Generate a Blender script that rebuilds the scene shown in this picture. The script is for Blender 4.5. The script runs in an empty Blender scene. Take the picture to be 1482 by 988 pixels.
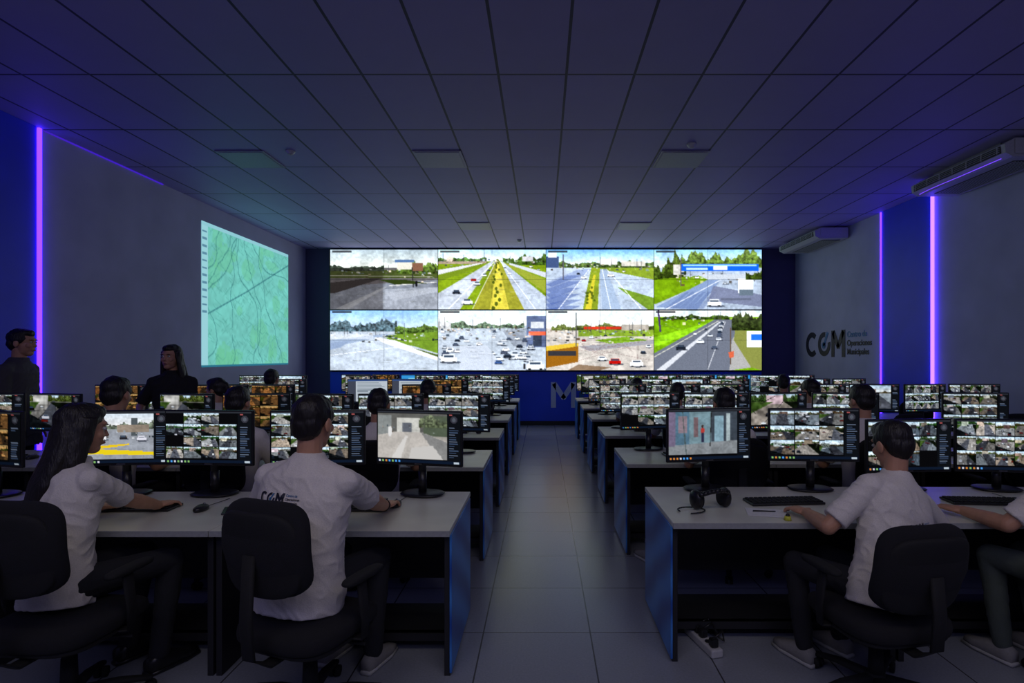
import bpy, bmesh, math, random
import numpy as np
from mathutils import Vector, Matrix, noise
from mathutils.bvhtree import BVHTree
random.seed(7); np.random.seed(7)
sc = bpy.context.scene
sc.view_settings.view_transform = 'Standard'
V = Vector
CAMH = 1.62; CEIL = 4.14; XL = -5.57; XR = 5.95; YB = 13.0; YF = -2.5

# ------------------------------------------------------------------ materials
def mat(name, col, rough=.6, metal=0, spec=.5, bump=None, bscale=60, stretch=None):
    m = bpy.data.materials.new(name); m.use_nodes = True
    nt = m.node_tree; b = nt.nodes['Principled BSDF']
    b.inputs['Base Color'].default_value = (*col, 1)
    b.inputs['Roughness'].default_value = rough
    b.inputs['Metallic'].default_value = metal
    b.inputs['Specular IOR Level'].default_value = spec
    tc = nt.nodes.new('ShaderNodeTexCoord')
    nz = nt.nodes.new('ShaderNodeTexNoise'); nz.inputs['Scale'].default_value = bscale
    if stretch:
        mp = nt.nodes.new('ShaderNodeMapping'); mp.inputs['Scale'].default_value = stretch
        nt.links.new(tc.outputs['Object'], mp.inputs[0]); nt.links.new(mp.outputs[0], nz.inputs['Vector'])
    else: nt.links.new(tc.outputs['Object'], nz.inputs['Vector'])
    mx = nt.nodes.new('ShaderNodeMixRGB'); mx.blend_type = 'MULTIPLY'
    mx.inputs[1].default_value = (*col, 1)
    rr = nt.nodes.new('ShaderNodeValToRGB')
    rr.color_ramp.elements[0].color = (.78, .78, .78, 1); rr.color_ramp.elements[1].color = (1.1, 1.1, 1.1, 1)
    nt.links.new(nz.outputs['Fac'], rr.inputs[0]); nt.links.new(rr.outputs[0], mx.inputs[2]); mx.inputs[0].default_value = 1
    nt.links.new(mx.outputs[0], b.inputs['Base Color'])
    if bump:
        bp = nt.nodes.new('ShaderNodeBump'); bp.inputs['Strength'].default_value = bump
        bp.inputs['Distance'].default_value = .01
        nt.links.new(nz.outputs['Fac'], bp.inputs['Height']); nt.links.new(bp.outputs[0], b.inputs['Normal'])
    return m

def grid_mat(name, col, line, ox, oy, sx, sy, w, rough, var=.12, spec=.5, nscale=3, speck=0):
    m = bpy.data.materials.new(name); m.use_nodes = True
    nt = m.node_tree; b = nt.nodes['Principled BSDF']; N = nt.nodes; L = nt.links
    g = N.new('ShaderNodeNewGeometry'); sp = N.new('ShaderNodeSeparateXYZ'); L.new(g.outputs['Position'], sp.inputs[0])
    def mth(op, a, bb=None):
        n = N.new('ShaderNodeMath'); n.operation = op
        for i, q in enumerate((a, bb)):
            if q is None: continue
            if isinstance(q, (int, float)): n.inputs[i].default_value = q
            else: L.new(q, n.inputs[i])
        return n.outputs[0]
    outs = []; ids = []
    for o, off, s in ((sp.outputs[0], ox, sx), (sp.outputs[1], oy, sy)):
        t = mth('DIVIDE', mth('SUBTRACT', o, off), s)
        fr = mth('FRACT', t); ids.append(mth('FLOOR', t))
        d = mth('ABSOLUTE', mth('SUBTRACT', fr, .5))
        outs.append(mth('GREATER_THAN', d, .5 - w / s / 2))
    mask = mth('MAXIMUM', outs[0], outs[1])
    cb = N.new('ShaderNodeCombineXYZ'); L.new(ids[0], cb.inputs[0]); L.new(ids[1], cb.inputs[1])
    wn = N.new('ShaderNodeTexWhiteNoise'); wn.noise_dimensions = '3D'; L.new(cb.outputs[0], wn.inputs['Vector'])
    nz = N.new('ShaderNodeTexNoise'); nz.inputs['Scale'].default_value = nscale; nz.inputs['Detail'].default_value = 6
    L.new(g.outputs['Position'], nz.inputs['Vector'])
    f = mth('ADD', mth('MULTIPLY', wn.outputs['Value'], var), mth('MULTIPLY', nz.outputs['Fac'], var))
    f = mth('ADD', f, 1 - var)
    if speck:
        n2 = N.new('ShaderNodeTexNoise'); n2.inputs['Scale'].default_value = 90; n2.inputs['Detail'].default_value = 2
        L.new(g.outputs['Position'], n2.inputs['Vector'])
        f = mth('MULTIPLY', f, mth('ADD', mth('MULTIPLY', n2.outputs['Fac'], speck), 1 - speck / 2))
    vm = N.new('ShaderNodeVectorMath'); vm.operation = 'SCALE'; vm.inputs[0].default_value = col; L.new(f, vm.inputs['Scale'])
    mx = N.new('ShaderNodeMixRGB'); L.new(mask, mx.inputs[0]); L.new(vm.outputs[0], mx.inputs[1]); mx.inputs[2].default_value = (*line, 1)
    L.new(mx.outputs[0], b.inputs['Base Color']); b.inputs['Roughness'].default_value = rough
    b.inputs['Specular IOR Level'].default_value = spec
    bp = N.new('ShaderNodeBump'); bp.inputs['Strength'].default_value = .5; bp.inputs['Distance'].default_value = .004; bp.invert = True
    L.new(mask, bp.inputs['Height']); L.new(bp.outputs[0], b.inputs['Normal'])
    return m

def screen_mat(name, strength, sampling='AUTO'):
    m = bpy.data.materials.new(name); m.use_nodes = True
    nt = m.node_tree; nt.nodes.clear()
    a = nt.nodes.new('ShaderNodeAttribute'); a.attribute_name = 'Col'
    e = nt.nodes.new('ShaderNodeEmission'); e.inputs[1].default_value = strength
    o = nt.nodes.new('ShaderNodeOutputMaterial')
    nt.links.new(a.outputs['Color'], e.inputs[0]); nt.links.new(e.outputs[0], o.inputs[0])
    try: m.cycles.emission_sampling = sampling
    except Exception: pass
    return m

def emis_mat(name, col, st):
    m = bpy.data.materials.new(name); m.use_nodes = True
    nt = m.node_tree; nt.nodes.clear()
    e = nt.nodes.new('ShaderNodeEmission'); e.inputs[0].default_value = (*col, 1); e.inputs[1].default_value = st
    o = nt.nodes.new('ShaderNodeOutputMaterial'); nt.links.new(e.outputs[0], o.inputs[0])
    return m

M_wall = mat('painted_wall', (.44, .44, .62), .75, bscale=2)
M_wallb = mat('back_wall_paint', (.06, .06, .14), .7, bscale=2)
M_blue = mat('blue_paint', (.012, .03, .85), .5, bscale=2)
M_bluew = mat('blue_back_wall', (.015, .085, .95), .45, bscale=1.5)
M_ceil = grid_mat('ceiling_tiles', (.38, .33, .62), (.05, .045, .09), .215, .11, .61, 1.21, .024, .6, .10, .3)
M_floor = grid_mat('floor_tiles', (.28, .30, .35), (.06, .06, .065), -.345, 3.24, .625, .62, .008, .26, .08, .5, 2, .35)
M_black = mat('black_plastic', (.012, .012, .014), .35)
M_blackm = mat('black_matte', (.008, .008, .009), .8, bump=.3, bscale=300)
M_fabric = mat('black_fabric', (.010, .010, .013), .95, bump=.5, bscale=400)
M_desk = mat('desk_laminate', (.68, .68, .58), .35, bscale=5)
M_deskd = mat('desk_dark_panel', (.018, .018, .022), .5, bscale=8)
M_edge = mat('desk_edge', (.35, .36, .36), .5)
M_metal = mat('metal', (.35, .35, .37), .35, metal=1)
M_white = mat('white_plastic', (.50, .50, .52), .45)
M_grille = mat('dark_grille', (.02, .02, .025), .5)
M_shirt = mat('white_shirt', (.80, .75, .69), .85, bump=.2, bscale=180)
M_dark_shirt = mat('dark_top', (.012, .012, .015), .9)
M_suit = mat('grey_suit', (.07, .065, .075), .85)
M_navy = mat('dark_trousers', (.015, .016, .022), .9, bump=.3, bscale=200)
M_olive = mat('olive_trousers', (.08, .10, .09), .9, bump=.3, bscale=200)
M_skin = mat('skin', (.55, .28, .17), .5, bscale=25)
M_hair = mat('dark_hair', (.009, .006, .005), .5, bump=.5, bscale=150, stretch=(1, 1, .12))
M_eye = mat('eye_white', (.6, .6, .58), .3)
M_iris = mat('iris', (.02, .012, .01), .2)
M_lip = mat('lips', (.33, .12, .10), .5)
M_shoe = mat('shoe_upper', (.30, .29, .28), .7)
M_sole = mat('shoe_sole', (.5, .5, .48), .6)
M_ink = mat('logo_ink', (.012, .014, .03), .5)
M_inkb = mat('logo_blue', (.02, .16, .38), .4)
M_inkw = mat('logo_white', (.65, .75, 1.0), .4)
M_yel = mat('yellow_plastic', (.6, .6, .05), .4)
M_paper = mat('paper', (.75, .75, .75), .8)
M_scr = screen_mat('monitor_screen', 1.0, 'NONE')
M_scr1 = screen_mat('monitor_screen_near', 1.1, 'FRONT')
M_vw = screen_mat('video_wall_screen', 1.25, 'FRONT')
M_map = screen_mat('projected_map_image', .80, 'FRONT')
M_led = emis_mat('purple_led', (.065, .014, 1.0), 7.0)
M_led2 = emis_mat('violet_led', (.085, .035, 1.0), 10.0)
M_led3 = emis_mat('cove_led', (.10, .03, 1.0), .5)
M_glint = emis_mat('violet_edge_glint', (.18, .06, 1.0), 1.2)  # emission standing in for LED light reflected on the air conditioner
M_diff = mat('light_diffuser', (.28, .26, .40), .5)

def graphic_mat():
    m = bpy.data.materials.new('blue_graphic_panel'); m.use_nodes = True
    nt = m.node_tree; N = nt.nodes; L = nt.links; b = N['Principled BSDF']
    tc = N.new('ShaderNodeTexCoord'); mp = N.new('ShaderNodeMapping'); mp.inputs['Rotation'].default_value = (.6, 0, 0)
    L.new(tc.outputs['Object'], mp.inputs[0])
    w = N.new('ShaderNodeTexWave'); w.inputs['Scale'].default_value = 1.3; w.inputs['Distortion'].default_value = 3; w.bands_direction = 'Z'
    L.new(mp.outputs[0], w.inputs[0])
    r = N.new('ShaderNodeValToRGB'); r.color_ramp.elements[0].color = (.015, .08, .38, 1); r.color_ramp.elements[1].color = (.06, .26, .70, 1)
    L.new(w.outputs['Fac'], r.inputs[0]); L.new(r.outputs[0], b.inputs['Base Color']); b.inputs['Roughness'].default_value = .4
    return m
M_graph = graphic_mat()

# ------------------------------------------------------------------ mesh builder
class MB:
    def __init__(s): s.v = []; s.f = []; s.m = []; s.s = []
    def add(s, vs, fs, m=0, smooth=True, T=None):
        o = len(s.v)
        for v in vs:
            v = V(v)
            if T is not None: v = T @ v
            s.v.append(v)
        for f in fs:
            s.f.append([i + o for i in f]); s.m.append(m); s.s.append(smooth)
    def box(s, c, size, m=0, bevel=0, T=None, seg=2):
        bm = bmesh.new(); bmesh.ops.create_cube(bm, size=1)
        for v in bm.verts: v.co = V((v.co.x * size[0] + c[0], v.co.y * size[1] + c[1], v.co.z * size[2] + c[2]))
        if bevel: bmesh.ops.bevel(bm, geom=list(bm.edges), offset=bevel, segments=seg, profile=.5, affect='EDGES')
        bm.verts.index_update()
        s.add([v.co.copy() for v in bm.verts], [[v.index for v in f.verts] for f in bm.faces], m, False, T); bm.free()
    def loft(s, rings, m=0, n=16, smooth=True, T=None, power=1.0, cap=True):
        vs = []; fs = []
        def pw(c): return math.copysign(abs(c) ** power, c)
        for c, a, b in rings:
            c = V(c); a = V(a); b = V(b)
            for i in range(n):
                t = 2 * math.pi * i / n
                vs.append(c + a * pw(math.cos(t)) + b * pw(math.sin(t)))
        for k in range(len(rings) - 1):
            for i in range(n):
                j = (i + 1) % n
                fs.append([k * n + i, k * n + j, (k + 1) * n + j, (k + 1) * n + i])
        if cap:
            fs.append(list(range(n))[::-1]); fs.append([(len(rings) - 1) * n + i for i in range(n)])
        s.add(vs, fs, m, smooth, T)
    def cyl(s, p0, p1, r0, r1=None, m=0, n=14, T=None, smooth=True):
        p0 = V(p0); p1 = V(p1); r1 = r0 if r1 is None else r1
        d = (p1 - p0).normalized(); a = d.orthogonal().normalized(); b = d.cross(a)
        s.loft([(p0, a * r0, b * r0), (p1, a * r1, b * r1)], m, n, smooth, T)
    def ball(s, c, r, m=0, e=1.0, nu=20, nv=12, T=None, R=None, fn=None):
        if isinstance(r, (int, float)): r = (r, r, r)
        def pw(x): return math.copysign(abs(x) ** e, x)
        vs = []; fs = []; c = V(c)
        for j in range(nv + 1):
            ph = -math.pi / 2 + math.pi * j / nv
            for i in range(nu):
                t = 2 * math.pi * i / nu
                p = V((r[0] * pw(math.cos(ph)) * pw(math.cos(t)), r[1] * pw(math.cos(ph)) * pw(math.sin(t)), r[2] * pw(math.sin(ph))))
                if fn: p = fn(p)
                if R is not None: p = R @ p
                vs.append(c + p)
        for j in range(nv):
            for i in range(nu):
                k = (i + 1) % nu
                fs.append([j * nu + i, j * nu + k, (j + 1) * nu + k, (j + 1) * nu + i])
        s.add(vs, fs, m, True, T)
    def cap(s, p0, p1, r0, r1, m=0, T=None):
        s.cyl(p0, p1, r0, r1, m, 14, T); s.ball(p0, r0 * 1.0, m, nu=14, nv=8, T=T); s.ball(p1, r1 * 1.0, m, nu=14, nv=8, T=T)
    def mesh(s, name, mats=()):
        me = bpy.data.meshes.new(name); me.from_pydata([tuple(v) for v in s.v], [], s.f)
        for q in mats: me.materials.append(q)
        me.polygons.foreach_set('material_index', s.m); me.polygons.foreach_set('use_smooth', s.s)
        me.update(); return me
    def obj(s, name, mats, loc=(0, 0, 0), rz=0):
        return put(name, s.mesh(name, mats), loc, rz)

def put(name, me, loc=(0, 0, 0), rz=0, parent=None):
    o = bpy.data.objects.new(name, me); sc.collection.objects.link(o)
    o.location = loc; o.rotation_euler = (0, 0, rz)
    if parent: o.parent = parent
    return o

def remesh(mb, voxel, iters=3, fac=.5):
    me = mb.mesh('tmp'); ob = bpy.data.objects.new('tmp', me); sc.collection.objects.link(ob)
    r = ob.modifiers.new('r', 'REMESH'); r.mode = 'VOXEL'; r.voxel_size = voxel
    if iters:
        q = ob.modifiers.new('s', 'SMOOTH'); q.factor = fac; q.iterations = iters
    dg = bpy.context.evaluated_depsgraph_get()
    m2 = bpy.data.meshes.new_from_object(ob.evaluated_get(dg))
    vs = [v.co.copy() for v in m2.vertices]; fs = [list(p.vertices) for p in m2.polygons]
    bpy.data.objects.remove(ob); bpy.data.meshes.remove(me); bpy.data.meshes.remove(m2)
    return vs, fs

def text_mesh(body, size, off=0, ext=.002, align='LEFT'):
    c = bpy.data.curves.new('t', 'FONT'); c.body = body; c.size = size; c.offset = off; c.extrude = ext; c.align_x = align
    o = bpy.data.objects.new('t', c); sc.collection.objects.link(o)
    dg = bpy.context.evaluated_depsgraph_get(); m = bpy.data.meshes.new_from_object(o.evaluated_get(dg))
    vs = [v.co.copy() for v in m.vertices]; fs = [list(p.vertices) for p in m.polygons]
    bpy.data.objects.remove(o); bpy.data.meshes.remove(m); return vs, fs

# ------------------------------------------------------------------ painting (per-vertex colours)
def lin(a):
    a = np.clip(a, 0, 1.2); return np.where(a <= .04045, a / 12.92, ((a + .055) / 1.055) ** 2.4)
class Cv:
    def __init__(s, w=192, h=108, c=(0, 0, 0)):
        s.w = w; s.h = h; s.a = np.zeros((h, w, 3)); s.a[:] = c
        s.U, s.Vv = np.meshgrid((np.arange(w) + .5) / w, (np.arange(h) + .5) / h)
    def nz(s, sx, sy, seed=0):
        r = np.random.RandomState(seed); g = r.rand(sy + 2, sx + 2)
        x = s.U * sx; y = s.Vv * sy; xi = x.astype(int); yi = y.astype(int); fx = x - xi; fy = y - yi
        fx = fx * fx * (3 - 2 * fx); fy = fy * fy * (3 - 2 * fy)
        return (g[yi, xi] * (1 - fx) + g[yi, xi + 1] * fx) * (1 - fy) + (g[yi + 1, xi] * (1 - fx) + g[yi + 1, xi + 1] * fx) * fy
    def mask(s, m, col, al=1):
        m = m.astype(float)[..., None] * al; s.a = s.a * (1 - m) + np.array(col) * m
    def rect(s, u0, v0, u1, v1, col, al=1): s.mask((s.U >= u0) & (s.U < u1) & (s.Vv >= v0) & (s.Vv < v1), col, al)
    def grad(s, v0, v1, c0, c1):
        t = np.clip((s.Vv - v0) / (v1 - v0), 0, 1)[..., None]; m = ((s.Vv >= v0) & (s.Vv < v1))[..., None]
        s.a = np.where(m, np.array(c0) * (1 - t) + np.array(c1) * t, s.a)
    def poly(s, pts, col, al=1):
        ins = np.zeros(s.U.shape, bool); n = len(pts)
        for i in range(n):
            x1, y1 = pts[i]; x2, y2 = pts[(i + 1) % n]
            if y1 == y2: continue
            c = ((y1 > s.Vv) != (y2 > s.Vv)) & (s.U < (x2 - x1) * (s.Vv - y1) / (y2 - y1) + x1); ins ^= c
        s.mask(ins, col, al)
    def ell(s, u, v, ru, rv, col, al=1, edge=0, seed=0):
        d = ((s.U - u) / ru) ** 2 + ((s.Vv - v) / rv) ** 2
        if edge: d = d + (s.nz(60, 34, seed) - .5) * edge
        s.mask(d < 1, col, al)
    def line(s, u0, v0, u1, v1, w, col, al=1):
        dx = u1 - u0; dy = (v1 - v0) * .5625; L = dx * dx + dy * dy + 1e-9
        px = s.U - u0; py = (s.Vv - v0) * .5625; t = np.clip((px * dx + py * dy) / L, 0, 1)
        s.mask(np.hypot(px - t * dx, py - t * dy) < w, col, al)
    def trees(s, u0, u1, v, h, col, seed=0, al=1):
        e = v - h * (.35 + .6 * s.nz(14, 1, seed) + .3 * (s.nz(46, 1, seed + 5) - .5) + .14 * (s.nz(120, 1, seed + 6) - .5))
        m = (s.U > u0) & (s.U < u1) & (s.Vv > e) & (s.Vv < v)
        t = ((s.nz(44, 26, seed + 9) - .5) + .8 * (s.nz(110, 62, seed + 19) - .5))[..., None] * .5
        lite = np.clip((v - s.Vv) / max(h, .01), 0, 1)[..., None] * .12
        c = np.clip(np.array(col) * (1 + 2 * t) * .88 + lite, 0, 1); mm = m[..., None] * al; s.a = s.a * (1 - mm) + c * mm
    def car(s, u, v, w, col, typ=0):
        h = w * (.95 if typ == 0 else 1.5)
        s.ell(u + w * .1, v + h * .45, w * .65, h * .18, (.2, .22, .27), .7)
        s.rect(u - w * .5, v - h * .1, u + w * .5, v + h * .4, col)
        s.rect(u - w * .36, v - h * .45, u + w * .36, v - h * .1, tuple(min(1, c * .9 + .05) for c in col))
        s.rect(u - w * .3, v - h * .36, u + w * .3, v - h * .1, (.25, .3, .37))
        s.rect(u - w * .42, v + h * .32, u - w * .25, v + h * .48, (.08, .08, .08)); s.rect(u + w * .25, v + h * .32, u + w * .42, v + h * .48, (.08, .08, .08))
    def tex(s, amt=.08, seed=0, nx=46, ny=30):
        s.a = s.a * (1 + (s.nz(nx, ny, seed) - .5)[..., None] * amt + (s.nz(9, 7, seed + 1) - .5)[..., None] * amt)
    def blur(s, k=1):
        for _ in range(k):
            p = np.pad(s.a, ((1, 1), (1, 1), (0, 0)), 'edge')
            s.a = .5 * s.a + .125 * (p[:-2, 1:-1] + p[2:, 1:-1] + p[1:-1, :-2] + p[1:-1, 2:])
    def clutter(s, hz, seed, n=60, u0=0, u1=1, spread=.09):
        R = random.Random(seed)
        for k in range(n):
            u = R.uniform(u0, u1); v = hz + abs(R.gauss(0, spread)) * .8 - .02; w = R.uniform(.004, .022) * (1 + (v - hz) * 3); h = w * R.uniform(.5, 1.6)
            g = R.choice([.15, .22, .3, .45, .6, .85, .92]); t = R.uniform(-.08, .08)
            s.rect(u, v - h, u + w, v, (g + t, g, g - t), R.uniform(.5, .95))
        for k in range(n // 9):
            u = R.uniform(u0, u1); s.line(u, hz - R.uniform(.06, .2), u, hz + R.uniform(0, .06), .0014, (.3, .3, .32), .8)
        for k in range(n // 3):
            u = R.uniform(u0, u1); v = hz + R.uniform(.05, .6); s.ell(u, v, R.uniform(.01, .05), R.uniform(.003, .012), (.3, .32, .3), .22)
            s.line(u, v, u + R.uniform(-.12, .12), v + R.uniform(-.02, .04), .0012, (.9, .9, .88), .3)
W_ = (.95, .96, .98)
def pic(i, w=200, h=112):
    c = Cv(w, h); R = random.Random(100 + i)
    cols = [(.93, .95, .97), (.85, .87, .9), (.14, .16, .20), (.30, .33, .4), (.65, .12, .1), (.75, .78, .82), (.97, .97, .98)]
    if i == 0:
        c.grad(0, .3, (.66, .72, .76), (.93, .95, .93)); c.rect(0, .3, 1, 1, (.40, .39, .40))
        c.poly([(0, .62), (1, .5), (1, 1), (0, 1)], (.48, .50, .54)); c.poly([(.1, 1), (.45, .66), (1, .62), (1, 1)], (.58, .60, .64))
        c.rect(0, .34, 1, .47, (.28, .32, .18)); c.tex(.2, 3)
        c.trees(0, .5, .36, .14, (.22, .26, .22), 1); c.trees(.62, 1, .4, .28, (.32, .40, .18), 2); c.clutter(.36, 1, 70)
        c.rect(.62, .2, .76, .33, (.84, .83, .79)); c.rect(.6, .17, .78, .21, (.35, .45, .6)); c.rect(.76, .22, .86, .36, (.48, .36, .3))
        for k in range(14): c.line(k * .075, .38, k * .075, .48, .0025, (.62, .62, .58))
        c.line(0, .43, .95, .45, .0025, (.7, .7, .65)); c.poly([(.0, .55), (.4, .47), (.5, .47), (.05, .72), (0, .72)], (.22, .21, .21))
        c.poly([(.05, .98), (.5, .62), (.53, .62), (.16, 1)], (.78, .79, .8), .5); c.line(.55, .6, .98, .54, .004, (.85, .85, .85)); c.poly([(.5, .72), (1, .62), (1, .7), (.6, .84)], (.70, .72, .76), .6)
        c.rect(0, .3, .49, 1, (.12, .10, .10), .38); c.line(.76, .3, .77, .62, .004, (.2, .2, .2))
        c.poly([(.45, .5), (.7, .5), (.9, .56), (.6, .58)], (.2, .24, .12)); c.ell(.8, .57, .012, .05, (.1, .1, .12))
    elif i == 1:
        c.grad(0, .2, (.72, .86, .97), (.95, .97, .98)); c.rect(0, .2, 1, 1, (.48, .57, .16))
        c.trees(0, .45, .22, .1, (.28, .40, .18), 4); c.trees(.6, 1, .26, .22, (.26, .36, .14), 5)
        c.rect(0, .2, .45, .24, (.66, .60, .54)); c.rect(.08, .12, .14, .2, (.85, .8, .75)); c.rect(.78, .12, .88, .2, (.8, .8, .82))
        c.poly([(.53, .16), (.2, 1), (-.05, 1), (-.05, .78)], (.74, .77, .82)); c.poly([(.57, .16), (1.0, .78), (1, 1), (.78, 1)], (.72, .76, .82))
        c.poly([(.543, .16), (.56, .16), (.8, 1), (.32, 1)], (.58, .58, .24)); c.poly([(.55, .2), (.555, .2), (.66, 1), (.48, 1)], (.80, .76, .34))
        c.tex(.18, 7); c.clutter(.2, 2, 80, spread=.05)
        c.poly([(.60, .2), (1, .5), (1, .72), (.61, .22)], (.56, .60, .26)); c.poly([(.66, .22), (1, .38), (1, .47), (.66, .25)], (.78, .80, .84))
        c.poly([(0, .42), (.45, .22), (.47, .22), (0, .54)], (.44, .52, .18)); c.poly([(0, .34), (.4, .22), (.42, .23), (0, .42)], (.82, .83, .85))
        for k in range(22):
            t = (k + 1) / 22; u = .553 + R.uniform(-.07, .07) * t; c.ell(u, .17 + .8 * t * t, .004 + .012 * t, .006 + .03 * t, (.22, .28, .10), .8)
        c.line(.54, .17, .1, .98, .003, W_); c.line(.565, .17, .9, .98, .003, W_); c.line(.54, .18, .32, .98, .0025, W_)
        for u, v, w_, q in ((.17, .7, .07, 2), (.27, .86, .1, 0), (.36, .56, .06, 1), (.33, .5, .05, 4), (.43, .42, .045, 0), (.47, .34, .03, 3), (.5, .27, .02, 0), (.66, .4, .03, 0), (.62, .3, .02, 2), (.86, .28, .03, 6), (.93, .33, .03, 0)): c.car(u, v, w_, cols[q])
    elif i == 2:
        c.grad(0, .25, (.50, .72, .96), (.90, .95, .98)); c.rect(0, .25, 1, 1, (.72, .77, .84))
        c.trees(.1, 1, .3, .13, (.30, .38, .20), 6); c.rect(.7, .2, .92, .28, (.80, .79, .76)); c.rect(.5, .16, .66, .25, (.88, .88, .88))
        c.poly([(.45, .3), (1, .3), (1, .5), (.6, .36)], (.50, .58, .22)); c.poly([(.42, .3), (.5, .3), (.48, 1), (.34, 1)], (.50, .56, .20))
        c.poly([(.66, .62), (1, .8), (1, 1), (.95, 1)], (.44, .55, .22)); c.tex(.18, 8); c.clutter(.28, 3, 90, spread=.06)
        c.poly([(0, .55), (.3, .33), (.42, .32), (.1, 1), (0, 1)], (.46, .52, .68), .5)
        for k in range(7): c.poly([(0, .58 + k * .08), (.2, .43 + k * .1), (.33, .43 + k * .1), (.05, .62 + k * .1)], (.30, .37, .58), .5)
        c.poly([(.44, .42), (.46, .42), (.42, 1), (.36, 1)], (.78, .74, .28)); c.poly([(.5, .32), (.56, .32), (.7, 1), (.52, 1)], (.60, .67, .77), .7)
        for k in range(14): c.ell(R.uniform(.37, .46), R.uniform(.4, 1), .012, .02, (.26, .32, .12), .8)
        c.line(.52, .32, .6, .98, .003, W_); c.line(.56, .32, .88, .98, .003, W_); c.line(.4, .33, .12, .98, .003, W_)
        c.rect(0, .12, .12, .3, (.28, .34, .48)); c.rect(.02, .05, .1, .13, (.88, .89, .92)); c.line(.16, .08, .16, .5, .003, (.35, .35, .4))
        for u, v, w_, q in ((.35, .46, .05, 0), (.6, .42, .06, 0), (.66, .33, .03, 3), (.3, .4, .03, 2), (.72, .36, .03, 6)): c.car(u, v, w_, cols[q])
    elif i == 3:
        c.grad(0, .3, (.58, .78, .96), (.92, .95, .97)); c.rect(0, .3, 1, 1, (.68, .73, .80))
        c.trees(0, .3, .5, .55, (.26, .33, .12), 11); c.trees(.25, 1, .3, .3, (.36, .45, .20), 12)
        c.rect(.18, .25, .28, .42, (.8, .8, .78)); c.poly([(0, .5), (.5, .42), (.6, .45), (.02, .9), (0, .9)], (.44, .57, .12)); c.tex(.22, 9); c.clutter(.42, 4, 80, .2, 1)
        c.rect(.25, .24, .97, .36, (.15, .40, .82)); c.rect(.27, .25, .95, .28, (.62, .80, .97)); c.rect(.55, .28, .68, .34, (.9, .9, .95)); c.rect(.3, .30, .5, .34, (.75, .85, .95))
        c.poly([(.4, .42), (1, .4), (1, .48), (.5, .5)], (.75, .78, .82)); c.poly([(.02, .95), (.5, .5), (.62, .5), (.4, 1)], (.52, .59, .72))
        for k in range(6): c.poly([(.1 + k * .06, .98), (.3 + k * .05, .7), (.33 + k * .05, .7), (.16 + k * .06, .98)], (.36, .42, .58), .45)
        c.poly([(.55, .6), (1, .75), (1, .95), (.5, .85)], (.42, .44, .54), .8); c.line(.1, 1, .62, .5, .003, W_)
        c.rect(.78, .48, .92, .72, (.95, .96, .97)); c.rect(.79, .66, .92, .76, (.4, .45, .5)); c.line(.25, .15, .25, .6, .003, (.4, .36, .35))
        c.car(.56, .88, .13, cols[0]); c.car(.66, .55, .05, cols[5]); c.car(.4, .46, .04, cols[6]); c.trees(.85, 1, .5, .2, (.22, .28, .10), 14)
        c.rect(.62, .8, .9, .84, (.34, .36, .42), .6)
    elif i == 4:
        c.grad(0, .4, (.58, .75, .96), (.90, .94, .98)); c.rect(0, .36, 1, 1, (.72, .76, .81))
        c.trees(0, .62, .36, .26, (.34, .42, .46), 21); c.trees(.6, 1, .4, .18, (.34, .44, .20), 22)
        c.poly([(.5, .42), (1, .36), (1, .72), (.78, .6), (.55, .52)], (.44, .55, .22)); c.tex(.16, 10); c.clutter(.4, 5, 80)
        c.poly([(0, .5), (.5, .4), (.6, .4), (0, .62)], (.60, .66, .75)); c.poly([(.4, .45), (.6, .5), (1, .78), (1, .84), (.5, .55)], (.90, .91, .92))
        c.rect(0, .4, .4, .48, (.84, .86, .89), .6); c.poly([(.75, .62), (1, .74), (1, .78)], (.32, .38, .2))
        for k in range(8): c.car(.5 + k * .028, .42 + k * .012, .026, cols[R.choice([0, 2, 3, 1])])
        c.line(.62, .12, .62, .42, .002, (.45, .45, .47)); c.line(0, .75, .7, .6, .002, W_); c.poly([(0, .55), (.2, .5), (.1, .62), (0, .66)], (.55, .61, .71))
    elif i == 5:
        c.grad(0, .3, (.86, .93, .98), (.95, .97, .98)); c.rect(0, .26, 1, 1, (.72, .76, .81)); c.trees(0, .8, .3, .12, (.42, .50, .42), 31)
        c.rect(.0, .2, .12, .34, (.85, .86, .87)); c.rect(.82, .1, 1, .62, (.38, .43, .55)); c.rect(.86, .2, .98, .3, (.8, .82, .85)); c.rect(.84, .36, 1, .42, (.85, .42, .32)); c.rect(.88, .42, .96, .6, (.22, .25, .31))
        c.poly([(.6, .35), (.82, .3), (.82, .6), (.7, .6)], (.58, .61, .66)); c.tex(.18, 11); c.clutter(.3, 6, 120, 0, .85, .1)
        for k in range(44):
            t = R.random(); v = .32 + t * .5; c.car(R.uniform(.02, .8 + .15 * t), v, .03 + .05 * t, cols[R.choice([0, 0, 1, 6, 6, 3, 2, 5])], R.choice([0, 0, 0, 1]))
        c.poly([(.2, .6), (.45, .58), (.62, .98), (.2, .98)], (.76, .79, .84), .85); c.car(.1, .8, .15, cols[0]); c.car(.56, .86, .07, (.25, .35, .55)); c.car(.9, .92, .16, cols[0]); c.ell(.8, .93, .012, .05, (.2, .2, .22))
    elif i == 6:
        c.grad(0, .3, (.86, .93, .98), (.96, .97, .96)); c.rect(0, .3, 1, 1, (.76, .74, .72)); c.trees(.05, 1, .34, .14, (.36, .40, .22), 41)
        c.rect(.35, .28, .72, .32, (.72, .25, .18)); c.rect(.3, .33, 1, .44, (.50, .60, .24)); c.rect(.7, .24, .95, .34, (.66, .64, .61)); c.poly([(.45, .5), (.75, .44), (.95, .5), (.6, .56)], (.46, .60, .18)); c.tex(.18, 12); c.clutter(.36, 7, 120, spread=.12)
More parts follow.
